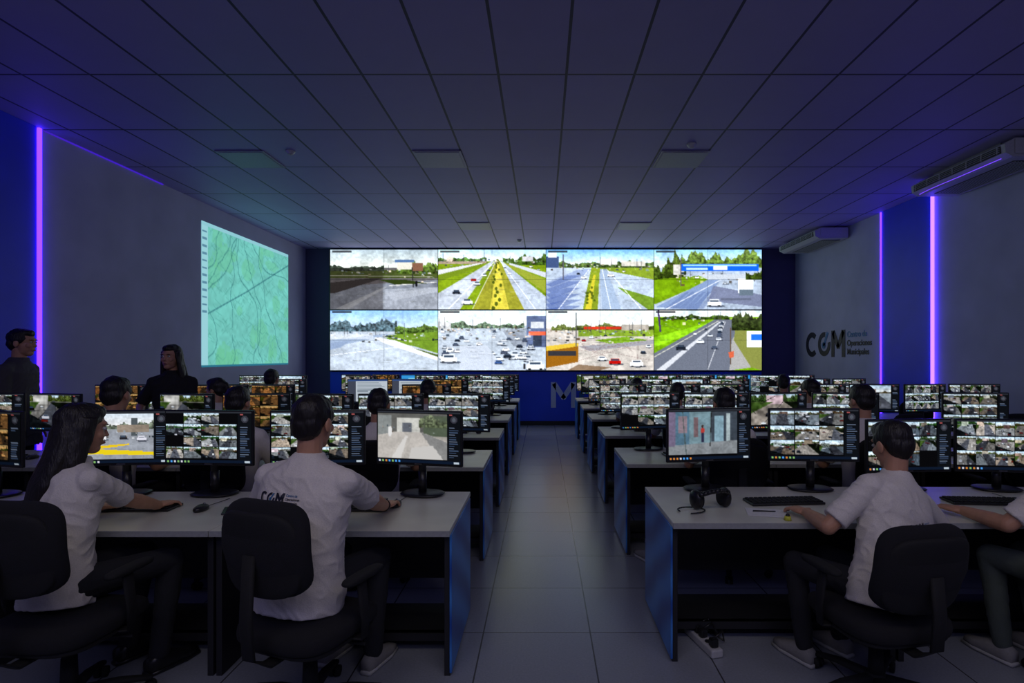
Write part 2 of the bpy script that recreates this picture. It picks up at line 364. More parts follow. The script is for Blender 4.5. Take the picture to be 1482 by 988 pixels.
        c.poly([(.3, .6), (1, .5), (1, .56), (.4, .68)], (.60, .60, .63)); c.poly([(0, .66), (.3, .58), (.3, .86), (0, .96)], (.55, .38, .14)); c.rect(.02, .68, .28, .76, (.22, .22, .24)); c.poly([(0, .6), (.3, .54), (.3, .6), (0, .68)], (.8, .7, .3))
        for k in range(12): c.line(R.uniform(.2, 1), R.uniform(.5, .62), R.uniform(.2, 1), R.uniform(.6, .9), .0015, (.5, .42, .42), .7)
        for u, v, w_, q in ((.64, .85, .11, 4), (.84, .88, .12, 6), (.52, .8, .08, 0), (.9, .7, .05, 2), (.42, .45, .04, 0), (.55, .42, .03, 2), (.35, .5, .04, 4), (.8, .48, .04, 1), (.95, .6, .05, 0)): c.car(u, v, w_, cols[q])
        c.line(.28, .05, .28, .6, .003, (.35, .35, .35)); c.line(.6, .1, .6, .5, .002, (.45, .45, .45)); c.poly([(.3, .9), (.6, .95), (.5, 1), (.2, 1)], (.36, .25, .15), .6)
    else:
        c.grad(0, .14, (.86, .93, .97), (.95, .97, .97)); c.rect(0, .12, 1, 1, (.44, .60, .12)); c.trees(.05, .7, .16, .09, (.20, .28, .10), 51)
        c.poly([(0, .45), (.5, .22), (.6, .22), (0, .62)], (.54, .74, .18)); c.tex(.26, 13); c.clutter(.16, 8, 70, spread=.05)
        c.poly([(.56, .16), (.78, .16), (.74, 1), (-.1, 1), (-.1, .82)], (.42, .44, .49)); c.poly([(.72, .5), (.76, .4), (.9, .95), (.7, 1)], (.64, .64, .64))
        c.poly([(.02, 1), (.6, .2), (.62, .2), (.1, 1)], W_, .7); c.line(.66, .2, .5, .98, .003, W_, .8); c.line(.6, .18, 0, .78, .003, (.85, .85, .8))
        c.poly([(.76, .25), (1, .5), (1, 1), (.9, .95), (.74, .5)], (.50, .52, .30)); c.rect(.86, .35, 1, .62, (.92, .94, .96)); c.rect(.9, .4, 1, .5, (.2, .45, .85))
        c.trees(.72, 1, .34, .32, (.18, .22, .11), 52); c.line(.04, 0, .06, .35, .008, (.28, .22, .38)); c.line(.71, .3, .71, .9, .003, (.36, .3, .25)); c.poly([(.69, .7), (.74, .68), (.74, .78), (.70, .8)], (.75, .4, .3))
        for k in range(13): t = k / 12; c.car(.64 - .04 * t, .2 + .28 * t * t, .022 + .03 * t, cols[R.choice([2, 0, 3, 2, 1])])
        for u, v, w_, q in ((.43, .52, .07, 0), (.25, .62, .09, 2), (.52, .42, .05, 0), (.38, .4, .03, 0), (.56, .62, .06, 3), (.48, .32, .03, 2)): c.car(u, v, w_, cols[q])
    c.blur(1)
    c.a = c.a * (1 + (c.nz(150, 84, i + 70) - .5)[..., None] * .10)
    c.a = np.clip((c.a - .5) * 1.12 + .52, .02, 1)
    g = c.a.mean(2, keepdims=True); c.a = np.clip(g + (c.a - g) * 1.15, .01, 1)
    c.rect(.02, .02, .2, .05, (.1, .1, .12), .7)
    return c.a

def rnd_scene(seed, w, h):
    R = random.Random(seed); c = Cv(w, h); hz = R.uniform(.08, .34); gr = R.uniform(.36, .66)
    warm = R.uniform(-.04, .05)
    c.grad(0, hz, (.68, .78, .86), (.86, .88, .89)); c.rect(0, hz, 1, 1, (gr + warm, gr, gr - warm))
    c.trees(0, 1, hz + .08, R.uniform(.12, .3), (R.uniform(.18, .32), R.uniform(.24, .36), .18), seed)
    if R.random() < .7: u = R.random() * .6; q = R.uniform(.25, .75); c.rect(u, hz - .12, u + .35, hz + .18, (q + R.uniform(-.06, .08), q, q + R.uniform(-.08, .04)))
    if R.random() < .7: u = R.uniform(-.2, .8); c.poly([(u, 1), (R.uniform(.3, .6), hz + .05), (R.uniform(.6, .7), hz + .05), (u + .6, 1)], (gr * .6, gr * .62, gr * .68))
    if R.random() < .6: c.poly([(0, R.uniform(.5, 1)), (0, hz + .1), (R.uniform(.1, .5), hz + .1)], (.28, .36, .2))
    if R.random() < .6: c.poly([(1, R.uniform(.5, 1)), (1, hz + .1), (R.uniform(.4, .9), hz + .1)], (.13, .15, .12))
    if R.random() < .5: c.poly([(0, 1), (0, R.uniform(.5, .8)), (R.uniform(.4, .9), 1)], (.14, .15, .16))
    c.tex(.35, seed + 3, 20, 12)
    for k in range(R.randint(1, 6)): c.car(R.random(), R.uniform(hz + .1, .95), R.uniform(.06, .18), R.choice([(.88, .9, .92), (.1, .1, .13), (.75, .76, .8), (.4, .16, .14)]))
    for k in range(3): c.line(R.random(), R.random(), R.random(), R.random(), .006, (R.random() * .4,) * 3)
    c.blur(1)
    return np.clip((c.a - .5) * 1.2 + .47, .02, 1)

def paste(dst, src, u0, v0, u1, v1):
    H, W = dst.shape[:2]; x0, x1, y0, y1 = int(u0 * W), int(u1 * W), int(v0 * H), int(v1 * H)
    if x1 <= x0 or y1 <= y0: return
    h, w = src.shape[:2]
    ys = ((np.arange(y1 - y0) + .5) / (y1 - y0) * h).astype(int); xs = ((np.arange(x1 - x0) + .5) / (x1 - x0) * w).astype(int)
    dst[y0:y1, x0:x1] = src[ys][:, xs]

def ui(kind, seed, w=128, h=72, tint=None, gain=1.0):
    c = Cv(w, h, (.03, .03, .04)); R = random.Random(seed)
    pw = .84
    if kind == 'mosaic':
        nx, ny = R.choice([(4, 4), (3, 3), (4, 3)])
        for j in range(ny):
            for i in range(nx):
                if R.random() < .07: continue
                u0 = .01 + i * (pw - .01) / nx; v0 = .04 + j * .88 / ny
                s_ = rnd_scene(seed * 31 + j * 7 + i, 40, 24)
                if tint is not None: s_ = s_ * np.array(tint)
                paste(c.a, s_, u0, v0, u0 + (pw - .01) / nx - .008, v0 + .88 / ny - .014)
    elif kind == 'single':
        s_ = rnd_scene(seed, 110, 64)
        if tint is not None: s_ = s_ * np.array(tint)
        paste(c.a, s_, .01, .05, pw, .9)
    elif kind == 'street':
        q = Cv(110, 64, (.55, .57, .6)); q.grad(0, .3, (.8, .85, .9), (.9, .9, .9)); q.trees(0, 1, .34, .22, (.38, .42, .36), 3)
        q.rect(.0, .2, .3, .45, (.36, .36, .4)); q.poly([(0, .6), (.5, .38), (1, .42), (1, 1), (0, 1)], (.56, .58, .62)); q.rect(.72, .1, .8, .5, (.3, .33, .35)); q.rect(.55, .25, .95, .4, (.55, .5, .45)); q.tex(.15, 4); q.clutter(.42, 5, 30)
        q.poly([(.0, .75), (1, .85), (1, .93), (0, .88)], (.88, .78, .1)); q.poly([(.25, .72), (.7, .66), (.7, .7), (.25, .78)], (.88, .75, .1)); q.car(.35, .5, .12, (.9, .9, .92), 1); q.car(.62, .52, .1, (.12, .12, .15)); q.car(.85, .55, .12, (.85, .85, .9)); q.car(.12, .52, .1, (.2, .2, .25))
        paste(c.a, q.a, .01, .05, pw, .92)
    elif kind == 'yard':
        q = Cv(110, 64, (.62, .60, .58)); q.rect(0, 0, 1, .4, (.36, .36, .35)); q.rect(.28, .1, .62, .42, (.74, .74, .72)); q.rect(.36, .2, .5, .42, (.36, .38, .42)); q.rect(0, .05, .2, .5, (.5, .52, .52)); q.rect(.66, .05, 1, .5, (.3, .34, .28)); q.trees(.6, 1, .3, .3, (.34, .38, .28), 7); q.clutter(.3, 9, 30)
        q.poly([(0, .5), (.3, .4), (.62, .4), (1, .6), (1, 1), (0, 1)], (.70, .68, .66)); q.poly([(.62, .4), (1, .62), (1, 1), (.9, 1)], (.50, .50, .50)); q.tex(.12, 5); q.poly([(.2, 1), (.4, .5), (.44, .5), (.34, 1)], (.8, .79, .78)); q.ell(.18, .4, .03, .12, (.85, .85, .85)); q.poly([(.45, 1), (.5, .75), (.8, .7), (.95, 1)], (.75, .74, .73)); q.blur(1)
        paste(c.a, q.a, .01, .05, pw, .92)
    elif kind == 'red':
        q = Cv(110, 64, (.42, .48, .52)); q.rect(.0, 0, .1, 1, (.42, .38, .48)); q.rect(.1, 0, .3, 1, (.30, .42, .50)); q.rect(.14, .1, .26, .5, (.50, .44, .48)); q.rect(.3, .0, .62, .75, (.42, .52, .56)); q.rect(.36, .12, .43, .6, (.42, .34, .36)); q.rect(.62, 0, 1, .7, (.22, .25, .29)); q.rect(.66, .1, .8, .7, (.48, .60, .66)); q.rect(.84, .05, .9, .7, (.62, .68, .70))
        q.poly([(0, .8), (1, .68), (1, 1), (0, 1)], (.48, .5, .52)); q.tex(.2, 5); q.ell(.49, .45, .026, .09, (.66, .22, .2)); q.ell(.49, .34, .015, .035, (.2, .12, .1)); q.rect(.475, .5, .505, .72, (.15, .15, .25)); q.line(.2, 0, .25, 1, .006, (.25, .3, .3)); q.line(.62, 0, .6, .8, .006, (.12, .12, .12)); q.blur(1)
        paste(c.a, q.a, .01, .05, pw, .9)
    elif kind == 'cyan':
        c.a[:] = (.20, .58, .85); c.rect(0, 0, 1, .07, (.12, .3, .5)); c.rect(.25, .2, .8, .8, (.50, .80, .92)); c.rect(.3, .3, .6, .36, (.9, .97, 1)); c.rect(.3, .45, .7, .5, (.9, .97, 1))
    elif kind == 'doc':
        c.a[:] = (.72, .76, .80); c.rect(0, 0, 1, .08, (.2, .3, .5)); c.rect(0, .08, .2, 1, (.25, .27, .33))
        for k in range(12): c.rect(.24, .14 + k * .065, R.uniform(.5, .95), .165 + k * .065, (.4, .45, .5))
        return lin(c.a) * gain
    if kind != 'cyan':
        c.rect(pw, .0, 1, .94, (.05, .06, .08))
        for k in range(14): c.rect(pw + .03, .3 + k * .043, R.uniform(.92, .98), .315 + k * .043, (.22, .28, .38) if k % 3 else (.40, .45, .54))
        c.ell(pw + .08, .15, .040, .07, (.20, .20, .24)); c.ell(pw + .08, .15, .022, .038, (.30, .32, .36)); c.rect(pw + .03, .05, pw + .06, .07, (.6, .3, .3))
        c.rect(0, .0, 1, .035, (.16, .17, .2))
        c.rect(0, .94, 1, 1, (.05, .09, .16))
        for k in range(7): c.rect(.02 + k * .04, .955, .04 + k * .04, .985, R.choice([(.3, .6, .9), (.8, .5, .2), (.5, .7, .4), (.8, .8, .85)]))
        c.rect(.92, .955, .98, .985, (.7, .75, .8))
    return lin(c.a) * gain

def paint_mesh(name, img, width, height, mat_, gap=0):
    """grid mesh in XZ plane facing -Y, centre at origin; colours per vertex"""
    h, w = img.shape[:2]
    xs = np.linspace(-width / 2, width / 2, w); zs = np.linspace(height / 2, -height / 2, h)
    X, Z = np.meshgrid(xs, zs); co = np.stack([X, np.zeros_like(X), Z], -1).reshape(-1, 3)
    i = np.arange(h - 1)[:, None] * w + np.arange(w - 1)[None, :]
    f = np.stack([i, i + w, i + w + 1, i + 1], -1).reshape(-1, 4)
    me = bpy.data.meshes.new(name); me.from_pydata(co.tolist(), [], f.tolist()); me.materials.append(mat_)
    ca = me.color_attributes.new('Col', 'FLOAT_COLOR', 'POINT')
    rgba = np.ones((h * w, 4), np.float32); rgba[:, :3] = img.reshape(-1, 3); ca.data.foreach_set('color', rgba.ravel())
    me.update(); return me

# ------------------------------------------------------------------ room shell
def slab(name, c, size, m, bevel=0):
    b = MB(); b.box((0, 0, 0), size, 0, bevel); return b.obj(name, [m], c)
W = XR - XL; CX = (XR + XL) / 2; LY = YB - YF; CY = (YB + YF) / 2
slab('floor', (CX, CY, -.05), (W + .4, LY + .4, .1), M_floor)
slab('ceiling', (CX, CY, CEIL + .05), (W + .4, LY + .4, .1), M_ceil)
slab('wall_back', (CX, YB + .1, CEIL / 2), (W + .4, .2, CEIL), M_wallb)
slab('wall_left', (XL - .1, CY, CEIL / 2), (.2, LY, CEIL), M_wall)
slab('wall_right', (XR + .1, CY, CEIL / 2), (.2, LY, CEIL), M_wall)
slab('wall_front', (CX, YF - .1, CEIL / 2), (W + .4, .2, CEIL), M_wall)
slab('wall_panel_left', (XL + .012, 4.75, CEIL / 2), (.02, 2.62, CEIL - .004), M_blue)
slab('wall_panel_right', (XR - .012, 9.025, CEIL / 2), (.02, 1.25, CEIL - .004), M_blue)
slab('wall_panel_back', (.08, YB - .03, .63), (10.1, .05, 1.24), M_bluew)
slab('baseboard_back', (.08, YB - .065, .05), (10.1, .015, .1), M_deskd)
slab('baseboard_left', (XL + .008, 9.6, .05), (.014, 6.7, .1), M_deskd)
slab('baseboard_right', (XR - .008, 11.3, .05), (.014, 3.3, .1), M_deskd)
# LED strips
slab('led_strip_light', (XL + .03, 6.09, CEIL / 2 + .0), (.03, .03, CEIL - .02), M_led)
slab('led_strip_light', (XR - .03, 9.67, CEIL / 2 + .0), (.02, .02, CEIL - .02), M_led)
slab('led_strip_light', (XR - .03, 8.39, CEIL / 2 + .0), (.035, .035, CEIL - .02), M_led2)
slab('led_cove_strip', (XL + .012, 7.1, CEIL - .010), (.014, 2.0, .014), M_led3)
cu = bpy.data.curves.new('ac_edge_glint', 'CURVE'); cu.dimensions = '3D'; cu.bevel_depth = .0045  # added glowing curve imitates violet reflection along the air conditioner's lower edge
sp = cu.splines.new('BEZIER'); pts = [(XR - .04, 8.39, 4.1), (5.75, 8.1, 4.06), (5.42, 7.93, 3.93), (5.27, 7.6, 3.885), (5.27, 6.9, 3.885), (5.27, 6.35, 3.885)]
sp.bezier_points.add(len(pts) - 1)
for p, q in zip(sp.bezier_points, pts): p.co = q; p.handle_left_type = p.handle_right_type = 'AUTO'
cu.materials.append(M_glint); o = bpy.data.objects.new('ac_edge_glint_curve', cu); sc.collection.objects.link(o)

# ------------------------------------------------------------------ video wall
b = MB(); VX = .083; VZ0 = 1.285; PW = 2.515; PH = 1.408; VY = YB - .12
VZc = VZ0 + PH
b.box((0, .04, 0), (4 * PW + .05, .08, 2 * PH + .03), 0, .005)
vw = b.obj('video_wall', [M_black], (VX, VY, VZc))
vw2 = MB()
for k in range(1, 8):
    vw2.box(((k - 4) * PW / 2, -.004, 0), (.012 if k % 2 == 0 else .005, .004, 2 * PH), 0)
for k in range(1, 4):
    vw2.box((0, -.004, (k - 2) * PH / 2), (4 * PW, .004, .03 if k == 2 else .004), 0)
put('bezels', vw2.mesh('bezels', [M_black]), (0, 0, 0), 0, vw)
for r in range(2):
    for c_ in range(4):
        me = paint_mesh('picture', lin(pic(r * 4 + c_)), PW - .01, PH - .01, M_vw)
        put('picture_%d' % (r * 4 + c_), me, ((c_ - 1.5) * PW, -.002, (.5 - r) * PH), 0, vw)

# projected map on the left wall
c = Cv(220, 176, (.50, .86, .82)); R = random.Random(5)
c.a = c.a * (1 + (c.nz(7, 6, 3) - .5)[..., None] * .10 + (c.nz(40, 34, 4) - .5)[..., None] * .10)
for k in range(26): c.ell(R.random(), R.random(), R.uniform(.03, .10), R.uniform(.03, .12), (.46, .84, .62), .4, .9, k)
for k in range(420):
    u, v = R.random(), R.random(); a = R.choice([.5, .5 + 1.57, .9, 2.4]) + R.uniform(-.15, .15); l = R.uniform(.02, .09)
    c.line(u, v, u + l * math.cos(a), v + l * math.sin(a), .0016, (.34, .66, .62), .5)
for k in range(8):
    u, v = R.random(), 0.0; a = R.uniform(1.0, 2.2)
    for j in range(26):
        u2 = u + .05 * math.cos(a); v2 = v + .05 * math.sin(a); c.line(u, v, u2, v2, .0022, (.22, .48, .50), .7); u, v = u2, v2; a += R.uniform(-.45, .45)
c.line(0, .66, .45, .42, .0026, (.2, .45, .5), .8); c.line(.45, .42, 1, .1, .0026, (.2, .45, .5), .8)
c.blur(1)
c.rect(0, 0, .06, 1, (.66, .90, .94)); c.rect(0, 0, 1, .03, (.62, .87, .92))
for k in range(12): c.rect(.01, .06 + k * .05, .05, .075 + k * .05, (.4, .6, .7))
c.rect(.0, .985, 1, 1, (.2, .5, .6))
me = paint_mesh('projected_map', lin(c.a), 3.08, 2.40, M_map)
o = put('projected_map', me, (XL + .006, 10.56, 2.635), math.radians(90))

# ------------------------------------------------------------------ ceiling things
def light_panel(x, y):
    b = MB(); b.box((0, 0, 0), (.60, .60, .012), 0, .003); b.box((0, 0, -.008), (.54, .54, .006), 0)
    b.obj('ceiling_light_panel', [M_diff], (x, y, CEIL - .008))
for x, y in ((-3.72, 7.07), (-1.30, 7.07), (1.76, 7.07), (-1.30, 10.7), (1.76, 10.7)): light_panel(x, y)
def detector(x, y):
    b = MB(); b.cyl((0, 0, 0), (0, 0, -.02), .055, .05, 0, 20); b.ball((0, 0, -.02), (.04, .04, .03), 0)
    b.obj('smoke_detector', [M_white], (x, y, CEIL - .001))
detector(1.77, 6.57); detector(-3.1, 6.8); detector(-.5, 12.0)
def aircon(y0, y1, x0=5.27):
    b = MB(); xw = XR - .03
    prof = [(xw, CEIL - .03), (x0 + .12, CEIL - .03), (x0, CEIL - .10), (x0 + .01, CEIL - .20), (x0 + .10, CEIL - .245), (xw, CEIL - .235)]
    n = len(prof); vs = [(p[0], y0, p[1]) for p in prof] + [(p[0], y1, p[1]) for p in prof]
    fs = [[i, (i + 1) % n, n + (i + 1) % n, n + i] for i in range(n)] + [list(range(n))[::-1], list(range(n, 2 * n))]
    b.add(vs, fs, 0, False)
    ym = (y0 + y1) / 2; L = y1 - y0
    b.box((x0 + .003, ym, CEIL - .15), (.012, L - .12, .085), 1)
    for k in range(3): b.box((x0 - .004, ym, CEIL - .128 - k * .022), (.010, L - .14, .003), 0)
    for k in range(7): b.box((x0 + .0 - .005, y0 + .1 + k * (L - .2) / 6, CEIL - .15), (.01, .008, .075), 0)
    b.box((x0 + .4, ym, CEIL - .243), (.35, L - .3, .012), 1)
    for k in range(9): b.box((x0 + .25 + k * .038, ym, CEIL - .25), (.006, L - .3, .006), 0)
    for yy in (y0 - .008, y1 + .008): b.box((x0 + .36, yy, CEIL - .13), (.5, .015, .17), 0, .005)
    b.box((x0 + .3, ym, CEIL - .015), (.3, L * .7, .028), 2)
    b.obj('air_conditioner', [M_white, M_grille, M_metal])
aircon(6.3, 7.9); aircon(10.7, 12.3)

# ------------------------------------------------------------------ logos
def arc2(b, cx, cy, r0, r1, a0, a1, m, n=28):
    vs = []; fs = []
    for i in range(n + 1):
        t = math.radians(a0 + (a1 - a0) * i / n)
        vs += [(cx + r0 * math.cos(t), cy + r0 * math.sin(t), 0), (cx + r1 * math.cos(t), cy + r1 * math.sin(t), 0)]
    for i in range(n): fs.append([2 * i, 2 * i + 1, 2 * i + 3, 2 * i + 2])
    b.add(vs, fs, m, False)
def strip2(b, p, q, w, m, n=6):
    p = V((*p, 0)); q = V((*q, 0)); d = (q - p).normalized(); s = V((-d.y, d.x, 0)) * w / 2
    vs = []; fs = []
    for i in range(n + 1):
        c_ = p.lerp(q, i / n); vs += [c_ + s, c_ - s]
    for i in range(n): fs.append([2 * i, 2 * i + 1, 2 * i + 3, 2 * i + 2])
    b.add(vs, fs, m, False)
def logo_M(b, x, m, w=.19):
    strip2(b, (x + w / 2, 0), (x + w / 2, 1), w, m); strip2(b, (x + .95 - w / 2, 0), (x + .95 - w / 2, 1), w, m)
    strip2(b, (x + .12, .95), (x + .5, .35), w, m); strip2(b, (x + .83, .95), (x + .45, .35), w, m)
def com_logo(text=True):
    b = MB()
    arc2(b, .48, .5, .29, .5, 48, 312, 0); arc2(b, 1.45, .5, .28, .47, 80, 370, 0); strip2(b, (1.42, .42), (1.72, .95), .13, 1); arc2(b, 1.42, .45, 0.001, .13, 0, 360, 1)
    logo_M(b, 2.0, 0, .22)
    if text:
        for k, t in enumerate(('Centro de', 'Operaciones', 'Municipales')):
            vs, fs = text_mesh(t, .29, .006, 0); b.add([(v.x + 3.08, v.y + .72 - k * .31, 0) for v in vs], fs, 1 if k == 0 else 0, False)
    return b
b = com_logo()
S_ = .54
T = Matrix(((0, 0, -1, 0), (-1, 0, 0, 0), (0, 1, 0, 0), (0, 0, 0, 1)))
for i, v in enumerate(b.v): b.v[i] = T @ (V((v.x * S_, v.y * S_, 0)))
o = b.obj('wall_logo_sign', [M_ink, M_inkb], (XR - .008, 12.45, 1.60))
mo = o.modifiers.new('sol', 'SOLIDIFY'); mo.thickness = .006
b = MB(); logo_M(b, 0, 0); strip2(b, (1.15, 0), (1.15, .62), .17, 1); strip2(b, (1.06, .82), (1.24, .82), .16, 1)
for i, v in enumerate(b.v): b.v[i] = V((v.x * .62, 0, v.y * .60))
o = b.obj('wall_letter_sign', [M_inkw, M_inkb], (.20, YB - .062, .41))
mo = o.modifiers.new('sol', 'SOLIDIFY'); mo.thickness = .006

# ------------------------------------------------------------------ furniture meshes
def desk_mesh(side):
    b = MB(); w = 1.196
    b.box((0, .40, .735), (w, .80, .03), 0, .004)
    b.box((0, -.001, .735), (w, .006, .028), 2)
    for sx in (-1, 1):
        b.box((sx * (w / 2 - .02), .40, .36), (.03, .70, .72), 1, .002)
    b.box((0, .70, .47), (w - .08, .02, .46), 1); b.box((0, .28, .09), (w - .08, .04, .04), 1)
    b.box((0, .45, .10), (w - .08, .36, .02), 1)
    b.cyl((-.2, .6, .70), (-.2, .6, .719), .04, .04, 1)
    if side: b.box((side * (w / 2 - .001), .40, .37), (.012, .72, .70), 3, .002)
    return b.mesh('office_desk', [M_desk, M_deskd, M_edge, M_graph])
D = {s: desk_mesh(s) for s in (-1, 0, 1)}

def monitor_body():
    b = MB(); w, h = .572, .342
    b.box((0, .012, 0), (w, .022, h), 0, .005); b.box((0, .035, 0), (w * .7, .035, h * .65), 0, .012)
    b.box((0, -.0005, -h / 2 + .010), (.05, .004, .006), 1)
    b.cyl((0, .05, .02), (0, .06, -.27), .022, .024, 0, 12); b.box((0, .05, -.05), (.06, .03, .12), 0, .01)
    return b.mesh('monitor_body', [M_black, M_metal])
def monitor_base():
    b = MB(); b.ball((0, .06, .762), (.14, .10, .010), 0, .8, 28, 8); b.cyl((0, .06, .765), (0, .06, .90), .026, .026, 0, 12)
    return b.mesh('monitor_base', [M_black])
MBODY = monitor_body(); MBASE = monitor_base()
def monitor(x, y, rz, scr, z=1.115):
    o = put('computer_monitor', MBODY, (x, y, z), rz)
    s = put('screen', scr, (0, -.001, .004), 0, o); put('stand_base', MBASE, (0, 0, -z), 0, o); return o
def scr(kind, seed, near=False, **k):
    w, h = (150, 84) if near else (84, 48)
    return paint_mesh('screen', ui(kind, seed, w, h, **k), .552, .316, M_scr1 if near else M_scr)

def keyboard_mesh():
    b = MB(); b.box((0, 0, .008), (.44, .14, .014), 0, .004)
    for r in range(5):
        for k in range(15): b.box((-.2 + k * .0285, .05 - r * .0255, .018), (.023, .02, .007), 1, .002, seg=1)
    return b.mesh('computer_keyboard', [M_black, M_blackm])
KB = keyboard_mesh()
def mouse_mesh():
    b = MB(); b.ball((0, 0, .012), (.031, .056, .022), 0, .9, fn=lambda p: V((p.x, p.y, max(p.z, -.012)))); b.cyl((0, .025, .034), (0, .035, .03), .005, .005, 1)
    b.cyl((0, .05, .01), (.02, .25, .004), .002, .002, 0, 6)
    return b.mesh('computer_mouse', [M_black, M_metal])
MS = mouse_mesh()

def chair_mesh(sz=.47, bz=.83, tilt=8):
    b = MB()
    b.ball((0, .0, sz - .045), (.25, .245, .05), 0, .5, 36, 14, fn=lambda p: V((p.x, p.y, p.z - .25 * max(0, p.y - .16) + .15 * p.x * p.x)))
    b.ball((0, 0, sz - .085), (.235, .23, .02), 1, .5, 28, 8)
    R = Matrix.Rotation(math.radians(tilt), 3, 'X')
    b.ball((0, -.27, bz), (.222, .042, .20), 0, .55, 36, 20, R=R, fn=lambda p: V((p.x * (1 - .25 * max(0, -p.z)), p.y + .9 * p.x * p.x + .35 * abs(p.z) * max(0, p.z) - .02 * math.cos(p.z * 12), p.z)))
    b.ball((0, -.30, bz - .01), (.20, .022, .18), 1, .55, 28, 14, R=R, fn=lambda p: V((p.x, p.y + .9 * p.x * p.x, p.z)))
    X = V((1, 0, 0))
    b.loft([((0, -.05, sz - .12), X * .03, (0, 0, .012)), ((0, -.24, sz - .12), X * .03, (0, 0, .012)), ((0, -.33, sz - .06), X * .03, (0, -.012, .006)), ((0, -.345, sz + .1), X * .03, (0, -.012, 0)), ((0, -.33, bz), X * .03, (0, -.012, 0))], 1, 12, power=.6)
    b.box((0, 0, sz - .12), (.16, .22, .05), 1, .01); b.cyl((.08, .03, sz - .13), (.26, .05, sz - .13), .007, .007, 1)
    b.cyl((0, 0, .10), (0, 0, sz - .12), .026, .026, 1); b.cyl((0, 0, .10), (0, 0, .26), .035, .03, 1)
    b.cyl((0, 0, .07), (0, 0, .125), .05, .04, 1, 20)
    for k in range(5):
        a = math.radians(90 + 72 * k + 20); d = V((math.cos(a), math.sin(a), 0)); s = V((-d.y, d.x, 0))
        b.loft([(d * .03 + V((0, 0, .10)), s * .028, (0, 0, .018)), (d * .18 + V((0, 0, .095)), s * .023, (0, 0, .014)), (d * .31 + V((0, 0, .07)), s * .018, (0, 0, .011))], 1, 10, power=.6)
        e = d * .30
        b.cyl(e + V((0, 0, .03)), e + V((0, 0, .07)), .008, .008, 1, 8)
        for q in (-1, 1): b.cyl(e + s * q * .008 + V((0, 0, .0285)), e + s * q * .026 + V((0, 0, .0285)), .027, .026, 1, 18)
    for q in (-1, 1):
        b.loft([((q * .20, .02, sz - .09), (.0, .025, 0), (0, 0, .008)), ((q * .28, .02, sz - .08), (0, .025, 0), (0, 0, .008)), ((q * .30, .0, sz + .02), (0, .025, 0), (q * .008, 0, 0)), ((q * .295, -.02, sz + .19), (0, .03, 0), (q * .008, 0, 0))], 1, 10, power=.6)
        b.ball((q * .29, .0, sz + .20), (.033, .125, .016), 1, .6, 20, 8)
    return b.mesh('office_chair', [M_fabric, M_blackm])
CH = chair_mesh(); CH2 = chair_mesh(.45, .70, 14)

# ------------------------------------------------------------------ people
def ik(A, B, pole, l1, l2):
    d = B - A; L = min(d.length, (l1 + l2) * .995); dn = d.normalized()
    a = (l1 * l1 - l2 * l2 + L * L) / (2 * L); h = math.sqrt(max(0, l1 * l1 - a * a))
    p = (pole - dn * pole.dot(dn)).normalized(); return A + dn * a + p * h, A + dn * L
def hand(b, w, d, n, t, curl=25, s=1, spread=1.0):
    d = d.normalized(); n = (n - d * n.dot(d)).normalized(); t = (t - d * t.dot(d) - n * t.dot(n)).normalized()
    R = Matrix((t, d, n)).transposed()
    b.ball(w + d * .048 * s, (.040 * s, .052 * s, .015 * s), 0, .75, 18, 10, R=R)
    b.ball(w + d * .035 * s + t * .025 * s + n * .004, (.018 * s, .032 * s, .015 * s), 0, 1, 12, 8, R=R)
    b.cap(w - d * .02, w + d * .03 * s, .025 * s, .022 * s)
    for k, (off, L) in enumerate(((.030, .068), (.010, .077), (-.010, .071), (-.029, .055))):
        p = w + (d * .088 + t * off) * s - n * .002
        dd = (d + t * off * 3.0 * spread).normalized(); ang = 0
        for q, (fr, r0, r1) in enumerate(((.46, .0092, .0086), (.30, .0086, .0080), (.24, .0080, .0070))):
            ang += math.radians(curl * (.5 if q == 0 else 1) + k * 2)
            dir_ = (dd * math.cos(ang) + n * math.sin(ang)); q2 = p + dir_ * L * fr * s * 1.05
            b.cap(p, q2, r0 * s, r1 * s); p = q2
    p = w + (d * .022 + t * .028) * s
    for dr, L, r0, r1 in (((d * .65 + t * .75), .038, .0125, .011), ((d * .9 + t * .35 + n * .2), .030, .011, .0095), ((d + t * .1 + n * .25), .022, .0095, .008)):
        q2 = p + dr.normalized() * L * s; b.cap(p, q2, r0 * s, r1 * s); p = q2
def wrinkle(vs, amp, sc_=(9, 9, 5), seed=0):
    out = []
    for v in vs:
        p = V((v.x * sc_[0] + seed, v.y * sc_[1], v.z * sc_[2] + v.x * 6))
        k = noise.noise(p); r = (1 - abs(noise.noise(p * 1.9 + V((5, 1, 2)))) * 2) ** 2
        n = V((v.x, v.y, 0)); n = n.normalized() if n.length > 1e-6 else n
        out.append(v + n * amp * (k * .8 + r * .7))
    return out

